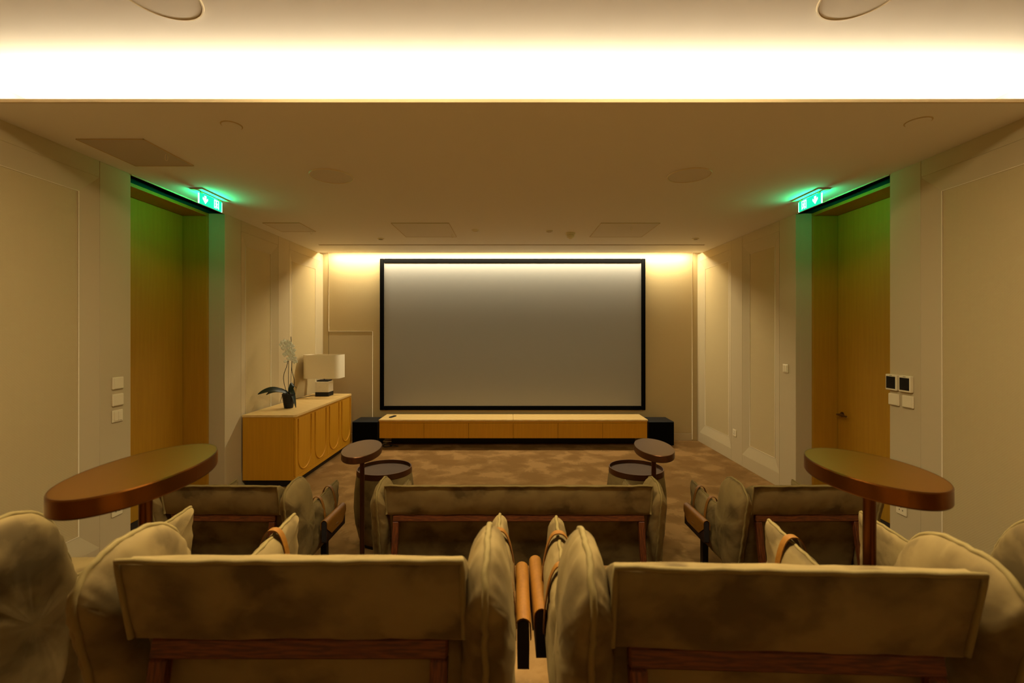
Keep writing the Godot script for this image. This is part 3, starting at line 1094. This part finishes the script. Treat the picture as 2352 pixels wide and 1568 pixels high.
	for k in 26:
		var f := rng.randf() * TAU
		var rr := rng.randf() * 0.055
		var p := Vector3(cos(f) * rr, 0.155 + rng.randf() * 0.02, sin(f) * rr)
		cbox(st, Vector3(-0.012, -0.006, -0.007), Vector3(0.012, 0.006, 0.007), 0.003, Transform3D(Basis.from_euler(Vector3(rng.randf(), rng.randf() * 6.0, rng.randf())), p))
	part("bark_chips", st, M.bark, pot).set_meta("kind", "stuff")
	# leaves: [direction, length, width, rise, droop]
	for q in [[Vector3(-0.78, 0, 0.6), 0.33, 0.040, 0.09, 0.0], [Vector3(-1, 0, 0.25), 0.25, 0.034, 0.05, 0.02], [Vector3(0.95, 0, 0.3), 0.11, 0.036, 0.10, 0.26], [Vector3(-0.95, 0, 0.35), 0.10, 0.026, 0.05, 0.19], [Vector3(0.3, 0, -0.9), 0.12, 0.036, 0.20, 0.0]]:
		st = start(0)
		var dir: Vector3 = (q[0] as Vector3).normalized()
		var across := (dir.cross(Vector3.UP) * 0.75 + Vector3.UP * 0.62 * signf(-dir.x)).normalized()
		var rows := []
		for i in 15:
			var t := i / 14.0
			var mid: Vector3 = Vector3(0, 0.17, 0) + dir * (q[1] * t) + Vector3.UP * (q[3] * t - (q[3] + q[4]) * t * t * 0.72 + 0.03 * sin(PI * t))
			var wd: float = q[2] * pow(sin(PI * clampf(0.06 + t * 0.93, 0, 1)), 0.6)
			rows.append([mid - across * wd + Vector3.UP * wd * 0.35, mid, mid + across * wd + Vector3.UP * wd * 0.35])
		for i in 14:
			for j in 2:
				quad(st, rows[i][j], rows[i + 1][j], rows[i + 1][j + 1], rows[i][j + 1], Vector3.UP)
				var dn := Vector3(0, -0.003, 0)
				quad(st, rows[i][j] + dn, rows[i + 1][j] + dn, rows[i + 1][j + 1] + dn, rows[i][j + 1] + dn, Vector3.DOWN)
		part("leaf", st, M.leaf, pot)
	# flower stems on stakes
	var stems := [
		[Vector3(-0.015, 0.16, 0), Vector3(-0.055, 0.30, 0), Vector3(-0.06, 0.40, 0.0), Vector3(-0.02, 0.52, 0), Vector3(0.0, 0.62, 0), Vector3(0.012, 0.72, 0), Vector3(0.03, 0.80, 0), Vector3(0.028, 0.87, 0)],
		[Vector3(0.03, 0.16, 0), Vector3(0.062, 0.26, 0), Vector3(0.068, 0.34, 0), Vector3(0.04, 0.46, 0.0), Vector3(0.042, 0.60, 0), Vector3(0.055, 0.66, 0), Vector3(0.075, 0.66, 0.01)],
	]
	for s in stems:
		st = start()
		tube(st, softened(s), 0.0035, 7)
		part("stem", st, M.stem, pot)
	for s in [[Vector3(-0.005, 0.15, 0.0), Vector3(0.0, 0.60, 0)], [Vector3(0.02, 0.15, 0), Vector3(0.042, 0.66, 0)]]:
		st = start()
		tube(st, s, 0.0028, 6)
		part("stake", st, M.veneer_edge, pot)
	var bloom := flower_mesh()
	var spots := [[-0.075, 0.775, 0.01, 0.036], [-0.045, 0.80, 0.02, 0.042], [0.0, 0.79, 0.02, 0.044], [0.035, 0.755, 0.02, 0.046], [-0.03, 0.735, 0.03, 0.044], [0.055, 0.70, 0.03, 0.046], [0.012, 0.69, 0.04, 0.046], [-0.015, 0.66, 0.03, 0.044], [0.05, 0.645, 0.035, 0.046], [0.075, 0.60, 0.02, 0.040], [0.085, 0.565, 0.01, 0.034], [-0.035, 0.565, 0.0, 0.026], [0.03, 0.60, 0.03, 0.040]]
	for k in spots.size():
		var p: Array = spots[k]
		var b := part("flower", bloom, M.petal, pot)
		b.position = Vector3(p[0], p[1], p[2])
		b.rotation = Vector3(-0.2 + 0.5 * rng.randf(), 0.5 - 1.2 * rng.randf() + 0.3, rng.randf() * 0.8 - 0.4)
		b.scale = Vector3.ONE * (p[3] / 0.045)

func softened(pts: Array) -> Array:
	var out := []
	for i in pts.size() - 1:
		for k in 6:
			out.append((pts[i] as Vector3).cubic_interpolate(pts[i + 1], pts[maxi(i - 1, 0)], pts[mini(i + 2, pts.size() - 1)], k / 6.0))
	out.append(pts[-1])
	return out

func flower_mesh() -> ArrayMesh:
	var st := start(0)
	# three sepals, two broad petals, a small lip; each a cupped leaf with a little thickness
	for q in [[90.0, 0.046, 0.0135], [222.0, 0.043, 0.0125], [318.0, 0.043, 0.0125], [12.0, 0.047, 0.0235], [168.0, 0.047, 0.0235]]:
		var a := deg_to_rad(q[0])
		var u := Vector3(cos(a), sin(a), 0)
		var v := Vector3(-sin(a), cos(a), 0)
		for face in [1.0, -1.0]:
			var rows := []
			for i in 6:
				var t := i / 5.0
				var row := []
				for j in 5:
					var w := (j - 2) / 2.0
					row.append(u * (q[1] * t) + v * (q[2] * w * pow(sin(PI * (0.12 + 0.86 * t)), 0.7)) + Vector3(0, 0, 0.012 * t * (1.3 - t) - 0.007 * w * w + face * 0.0006))
				rows.append(row)
			for i in 5:
				for j in 4:
					quad(st, rows[i][j], rows[i + 1][j], rows[i + 1][j + 1], rows[i][j + 1], Vector3(0, 0, face))
	tube(st, [Vector3(0, 0, 0.0), Vector3(0, -0.006, 0.012), Vector3(0, -0.016, 0.014)], [0.005, 0.007, 0.003], 8)
	return built(st)

# ---------------------------------------------------------------- seating
# local frame: x right, y up, the seat looks along -z; the top rear edge of the back lies over z = 0
func make_seat(called: String, label: String, category: String, width: float, group: String) -> Node3D:
	var o := thing(called, label, category, Vector3.ZERO, 0.0, group)
	var hw := width / 2
	var lean := 0.20
	var top := 0.814
	# back: upper cushion, lower shell, wooden frame
	var st := start()
	soft_block(st, Vector3(-hw, 0.632, -0.11), Vector3(hw, top, 0.0), 0.007, Vector3(0.0, 0.004, 0.010), lean, top, 1, 0.02, 0.004, 0.75)
	var cushion := part("back_cushion", st, M.velvet, o)
	st = start()
	var pts := []
	var noise := FastNoiseLite.new()
	noise.seed = 5
	noise.frequency = 1.0
	var e := 0.0
	for k in 9:
		var y := lerpf(0.64, top + 0.004, k / 8.0)
		pts.append(Vector3(-hw - e, y, -(top - y) * lean + 0.001))
	var n := int(width / 0.04)
	for k in range(1, n):
		var u := 2.0 * k / n - 1.0
		pts.append(Vector3(u * hw, top + 0.004 + 0.004 * noise.get_noise_1d(k * 0.5) + 0.008 * pow(absf(u), 12.0), 0.003))
	for k in 9:
		var y := lerpf(top + 0.004, 0.64, k / 8.0)
		pts.append(Vector3(hw + e, y, -(top - y) * lean + 0.001))
	tube(st, pts, 0.0065, 8)
	part("piping", st, M.seam, cushion)
	st = start()
	soft_block(st, Vector3(-hw + 0.004, 0.20, -0.10), Vector3(hw - 0.004, 0.66, -0.022), 0.02, Vector3.ZERO, lean, top, 2, 0.05, 0.002)
	part("back_panel", st, M.velvet, o)
	var tilt := Transform3D(Basis(Vector3(1, 0, 0), -atan(lean)), Vector3(0, 0.63, -(top - 0.63) * lean - 0.022))
	var fw := hw - 0.036
	st = start()
	cbox(st, Vector3(-fw, -0.040, -0.01), Vector3(fw, 0.0, 0.020), 0.004, tilt)
	part("frame_rail", st, M.walnut, o)
	st = start()
	cbox(st, Vector3(-fw, -0.42, -0.01), Vector3(fw, -0.375, 0.020), 0.004, tilt)
	part("frame_rail", st, M.walnut, o)
	for s in [-1.0, 1.0]:
		st = start()
		cbox(st, Vector3(minf(s * fw, s * (fw - 0.036)), -0.42, -0.01), Vector3(maxf(s * fw, s * (fw - 0.036)), -0.0405, 0.0195), 0.004, tilt)
		part("frame_stile", st, M.walnut_tall, o)
	# seat
	st = start()
	soft_block(st, Vector3(-hw + 0.01, 0.27, -0.74), Vector3(hw - 0.01, 0.43, -0.16), 0.035, Vector3(0, 0.02, 0), 0.0, 0.0, 3, 0.06)
	part("seat_cushion", st, M.velvet, o)
	st = start()
	cbox(st, Vector3(-hw, 0.20, -0.73), Vector3(hw, 0.268, -0.10), 0.008)
	part("seat_frame", st, M.walnut, o)
	# wings beside the back, arms in front of them
	if not meshes.has("wing"):
		var wing := rounded([Vector2(0.10, 0.23), Vector2(0.055, 0.40), Vector2(0.012, 0.596), Vector2(-0.026, 0.756), Vector2(0.04, 0.816), Vector2(0.18, 0.824), Vector2(0.255, 0.768), Vector2(0.33, 0.56), Vector2(0.30, 0.36), Vector2(0.24, 0.23)], [0.03, 0.05, 0.05, 0.035, 0.04, 0.07, 0.07, 0.1, 0.08, 0.04], 6, 0.018)
		st = start()
		pillow(st, wing, 0.125, 2.6, 0.008, 0.005, 3)
		meshes.wing = built(st)
		st = start()
		tube(st, loop_of(wing), 0.007, 7, true)
		meshes.wing_seam = built(st)
		var arm := rounded([Vector2(0.26, 0.235), Vector2(0.24, 0.40), Vector2(0.25, 0.585), Vector2(0.45, 0.572), Vector2(0.766, 0.602), Vector2(0.755, 0.40), Vector2(0.72, 0.235)], [0.04, 0.05, 0.02, 0.08, 0.004, 0.08, 0.03], 6, 0.02)
		st = start()
		pillow(st, arm, 0.10, 2.6, 0.006, 0.004, 5)
		meshes.arm = built(st)
		st = start()
		tube(st, loop_of(arm), 0.006, 7, true)
		meshes.arm_seam = built(st)
		st = start()
		var outer := PackedVector2Array()
		var inner := PackedVector2Array()
		for k in 25:
			var t := -1.0 + 2.0 * k / 24.0
			var y := 0.405 + 0.202 * pow(1.0 - pow(absf(t), 2.6), 1.0 / 1.6)
			outer.append(Vector2(t * 0.060, y + 0.004))
			inner.append(Vector2(t * 0.0565, y))
		inner.reverse()
		outer.append_array(inner)
		extrude(st, outer, -0.0125, 0.0125, Transform3D(), true)
		meshes.strap = built(st)
		st = start()
		cbox(st, Vector3(-0.022, 0, -0.022), Vector3(0.022, 0.24, 0.022), 0.004)
		meshes.leg = built(st)
	for s in [-1.0, 1.0]:
		var wx: float = s * (hw + 0.046)
		var w := part("wing_cushion", meshes.wing, M.velvet, o)
		w.position.x = wx
		part("piping", meshes.wing_seam, M.seam, w)
		var a := part("arm_cushion", meshes.arm, M.velvet, o)
		a.position.x = s * (hw + 0.035)
		part("piping", meshes.arm_seam, M.seam, a)
		for z in [-0.44, -0.62]:
			var b := part("strap", meshes.strap, M.leather, a, "tan leather strap")
			b.position = Vector3(0, -0.012 if z > -0.5 else 0.0, z)
		for z in [-0.14, -0.66]:
			var l := part("leg", meshes.leg, M.dark_wood, o)
			l.position = Vector3(s * (hw - 0.01), 0, z)
	return o

func loop_of(line: PackedVector2Array) -> Array:
	var out := []
	var noise := FastNoiseLite.new()
	noise.seed = 77
	noise.frequency = 1.0
	for q in line:
		out.append(Vector3(noise.get_noise_2d(q.x * 22.0, q.y * 22.0) * 0.006, q.y + noise.get_noise_2d(q.y * 30.0, q.x * 30.0) * 0.003, -q.x))
	return out

func seats() -> void:
	var z0 := STEP
	var a := make_seat("armchair", "olive velvet armchair in the rear row, left of the two central leather pouches", "armchair", 0.70, "olive velvet armchairs")
	a.position = Vector3(-0.447, z0, -0.90)
	a.rotation_degrees.y = 0.0
	var twin := copy_of(a, "olive velvet armchair in the rear row, right of the two central leather pouches", Vector3(0.557, z0, -0.862), -2.2)
	for q in [["left", -1.665, -0.97], ["right", 1.715, -0.92]]:
		var c := copy_of(a, "olive velvet armchair in the rear row against the %s wall, %s of the large table" % [q[0], q[0]], Vector3(q[1], z0, q[2]), 0.0)
		for m in c.find_children("strap*", "MeshInstance3D", true, false):   # these arms carry no straps
			m.get_parent().remove_child(m)
			m.free()
		if q[1] < 0.0:
			for m in c.find_children("arm_cushion*", "MeshInstance3D", false, false):
				m.position.x += 0.03
	copy_of(a, "olive velvet armchair in the front row, in front of the sideboard", Vector3(-1.72, 0, -2.62), -1.0)
	copy_of(a, "olive velvet armchair in the front row, before the right door", Vector3(1.782, 0, -2.62), 1.0)
	var s := make_seat("loveseat", "wide olive velvet two-seat sofa in the middle of the front row", "sofa", 1.58, "")
	s.position = Vector3(0.05, 0, -2.62)
	# the loose arm cushions lean towards the aisle a little
	for q in [[a, 0.022, -0.025], [twin, -0.033, 0.026]]:
		for m in q[0].find_children("arm_cushion*", "MeshInstance3D", false, false):
			m.position.x += q[1]
		for m in q[0].find_children("wing_cushion*", "MeshInstance3D", false, false):
			if m.position.x * q[2] > 0.0:
				m.position.x += q[2]
	# leather pouches that hang on the outer side of some arms
	var p := make_pouch("tan leather pouch hanging on the arm of the rear left armchair, in the central gap")
	p.position = Vector3(0.040, z0 + 0.305, -1.445)
	p.rotation_degrees.y = -0.8
	var c2 := copy_of(p, "tan leather pouch hanging on the arm of the rear right armchair, in the central gap", Vector3(0.0935, z0 + 0.305, -1.49), 180.0)
	c2.rotation_degrees.y = 180.4
	copy_of(p, "tan leather flap pouch hanging on the front row armchair near the left barrel stool", Vector3(-1.235, 0.325, -3.11), -1.0)
	copy_of(p, "tan leather flap pouch hanging on the front row armchair near the right barrel stool", Vector3(1.302, 0.325, -3.11), 181.0)

# base at the bottom of the pouch; the flap hangs on its +x side
func make_pouch(label: String) -> Node3D:
	var o := thing("leather_pouch", label, "pouch", Vector3.ZERO, 0.0, "leather pouches on the armchair arms")
	var hl := 0.16
	var w := 0.017
	var prof := PackedVector2Array([Vector2(-w, 0.0), Vector2(w, 0.0), Vector2(w + 0.001, 0.07), Vector2(w, 0.125)])
	for k in 9:
		var f := PI * k / 8.0
		prof.append(Vector2(cos(f) * w, 0.128 + sin(f) * w))
	prof.append(Vector2(-w - 0.001, 0.07))
	var st := start()
	extrude(st, prof, -hl + 0.004, hl - 0.004, Transform3D(), true)
	part("body", st, M.leather_dark, o, "dark brown leather body")
	# flap: over the top and down the outer side, to a blunt point
	st = start(3)
	var path := []
	path.append(Vector2(-w - 0.003, 0.085))
	for k in 9:
		var f := PI * (1.0 - k / 8.0)
		path.append(Vector2(cos(f) * (w + 0.003), 0.128 + sin(f) * (w + 0.003)))
	var drop := 5
	for k in range(1, drop + 1):
		path.append(Vector2(w + 0.003 + 0.0004 * k, 0.128 - 0.088 * k / drop))
	var t := 0.003
	var outs := []
	for i in path.size():
		var d2: Vector2 = (path[mini(i + 1, path.size() - 1)] - path[maxi(i - 1, 0)]).normalized()
		outs.append(Vector2(-d2.y, d2.x))
	for i in path.size() - 1:
		var rim := []
		for k in [i, i + 1]:
			var p2: Vector2 = path[k]
			var n2: Vector2 = outs[k]
			var half := hl * (1.0 - 0.42 * clampf((k - 11) / 3.0, 0.0, 1.0))
			rim.append([Vector3(p2.x, p2.y, 0), Vector3(p2.x + n2.x * t, p2.y + n2.y * t, 0), Vector3(0, 0, half)])
		var A: Array = rim[0]
		var B: Array = rim[1]
		var n3 := Vector3(outs[i].x, outs[i].y, 0)
		st.set_smooth_group(3)
		quad(st, A[1] - A[2], B[1] - B[2], B[1] + B[2], A[1] + A[2], n3)
		st.set_smooth_group(4)
		quad(st, A[0] - A[2], B[0] - B[2], B[0] + B[2], A[0] + A[2], -n3)
		st.set_smooth_group(-1)
		for e in [-1.0, 1.0]:
			quad(st, A[0] + A[2] * e, B[0] + B[2] * e, B[1] + B[2] * e, A[1] + A[2] * e, Vector3(0, 0, e))
		if i == path.size() - 2:
			quad(st, B[0] - B[2], B[0] + B[2], B[1] + B[2], B[1] - B[2], Vector3(0, -1, 0))
	part("flap", st, M.leather, o, "tan leather flap")
	for s in [-1.0, 1.0]:
		st = start()
		var end := PackedVector2Array()
		for q in prof:
			end.append(Vector2(q.x * 0.86, 0.006 + (q.y - 0.0) * 0.93))
		extrude(st, end, s * (hl - 0.005), s * (hl - 0.001))
		part("gusset", st, M.leather_inside, o, "dark end gusset")
	st = start()
	cbox(st, Vector3(w + 0.005, 0.066, -0.02), Vector3(w + 0.0085, 0.072, 0.02), 0.001)
	part("clasp", st, M.steel, o)
	return o

func tables() -> void:
	# [x, d, floor, top height, half width, half depth, turn, label]
	for q in [
		[-1.055, 1.285, STEP, 1.336, 0.139, 0.268, 6.0, "large oval copper swivel table in the rear row, in front of the left door"],
		[1.08, 1.335, STEP, 1.32, 0.142, 0.222, -4.0, "large oval copper swivel table in the rear row, in front of the right door"],
		[-1.067, 3.2, 0.0, 0.895, 0.132, 0.252, 6.0, "small oval bronze swivel table in the front row, over the left barrel stool"],
		[1.034, 3.2, 0.0, 0.905, 0.132, 0.252, -6.0, "small oval bronze swivel table in the front row, over the right barrel stool"]]:
		var o := thing("swivel_table", q[7], "side table", Vector3(q[0], q[2], -q[1]), q[6], "oval tables between the seats")
		var h: float = q[3] - q[2]
		var a: float = q[4]
		var b: float = q[5]
		var big: bool = q[1] < 2.0
		var st := start()
		lathe(st, [Vector2(0, h - 0.048), Vector2(0.985, h - 0.048), Vector2(1.0, h - 0.044), Vector2(1.0, h - 0.004), Vector2(0.99, h - 0.0005), Vector2(0.975, h - 0.0005)], 72, true, a, b)
		part("rim_band", st, M.bronze if big else M.bronze_dark, o)
		st = start()
		lathe(st, [Vector2(0.9755, h - 0.0008), Vector2(0, h - 0.0008)], 72, true, a, b)
		part("table_top", st, M.bronze_top if big else M.bronze_small, o)
		st = start()
		lathe(st, [Vector2(0.0165, 0.012), Vector2(0.0165, h - 0.048)], 24)
		part("pole", st, M.bronze if big else M.bronze_dark, o)
		st = start()
		lathe(st, [Vector2(0.13, 0.0), Vector2(0.13, 0.008), Vector2(0.124, 0.012), Vector2(0.02, 0.014), Vector2(0.0, 0.014)], 40)
		part("foot_plate", st, M.bronze_dark, o)
	for q in [[-1.047, "barrel stool in olive velvet with a dark bronze tray top, left of the sofa"], [1.048, "barrel stool in olive velvet with a dark bronze tray top, right of the sofa"]]:
		var o := thing("barrel_stool", q[1], "stool", Vector3(q[0], 0, -3.70), 0.0, "velvet barrel stools")
		var st := start()
		lathe(st, [Vector2(0.19, 0.03), Vector2(0.205, 0.06), Vector2(0.232, 0.18), Vector2(0.244, 0.30), Vector2(0.240, 0.42), Vector2(0.228, 0.52), Vector2(0.221, 0.56)], 56, false)
		part("body", st, M.velvet, o)
		st = start()
		lathe(st, [Vector2(0.221, 0.56), Vector2(0.224, 0.565), Vector2(0.220, 0.606), Vector2(0.213, 0.606), Vector2(0.213, 0.582)], 56)
		part("rim", st, M.bronze_dark, o)
		st = start()
		lathe(st, [Vector2(0.2135, 0.583), Vector2(0, 0.583)], 56)
		part("tray", st, M.tray, o)
		st = start()
		lathe(st, [Vector2(0, 0.0), Vector2(0.18, 0.0), Vector2(0.18, 0.031)], 40)
		part("base", st, M.black, o)
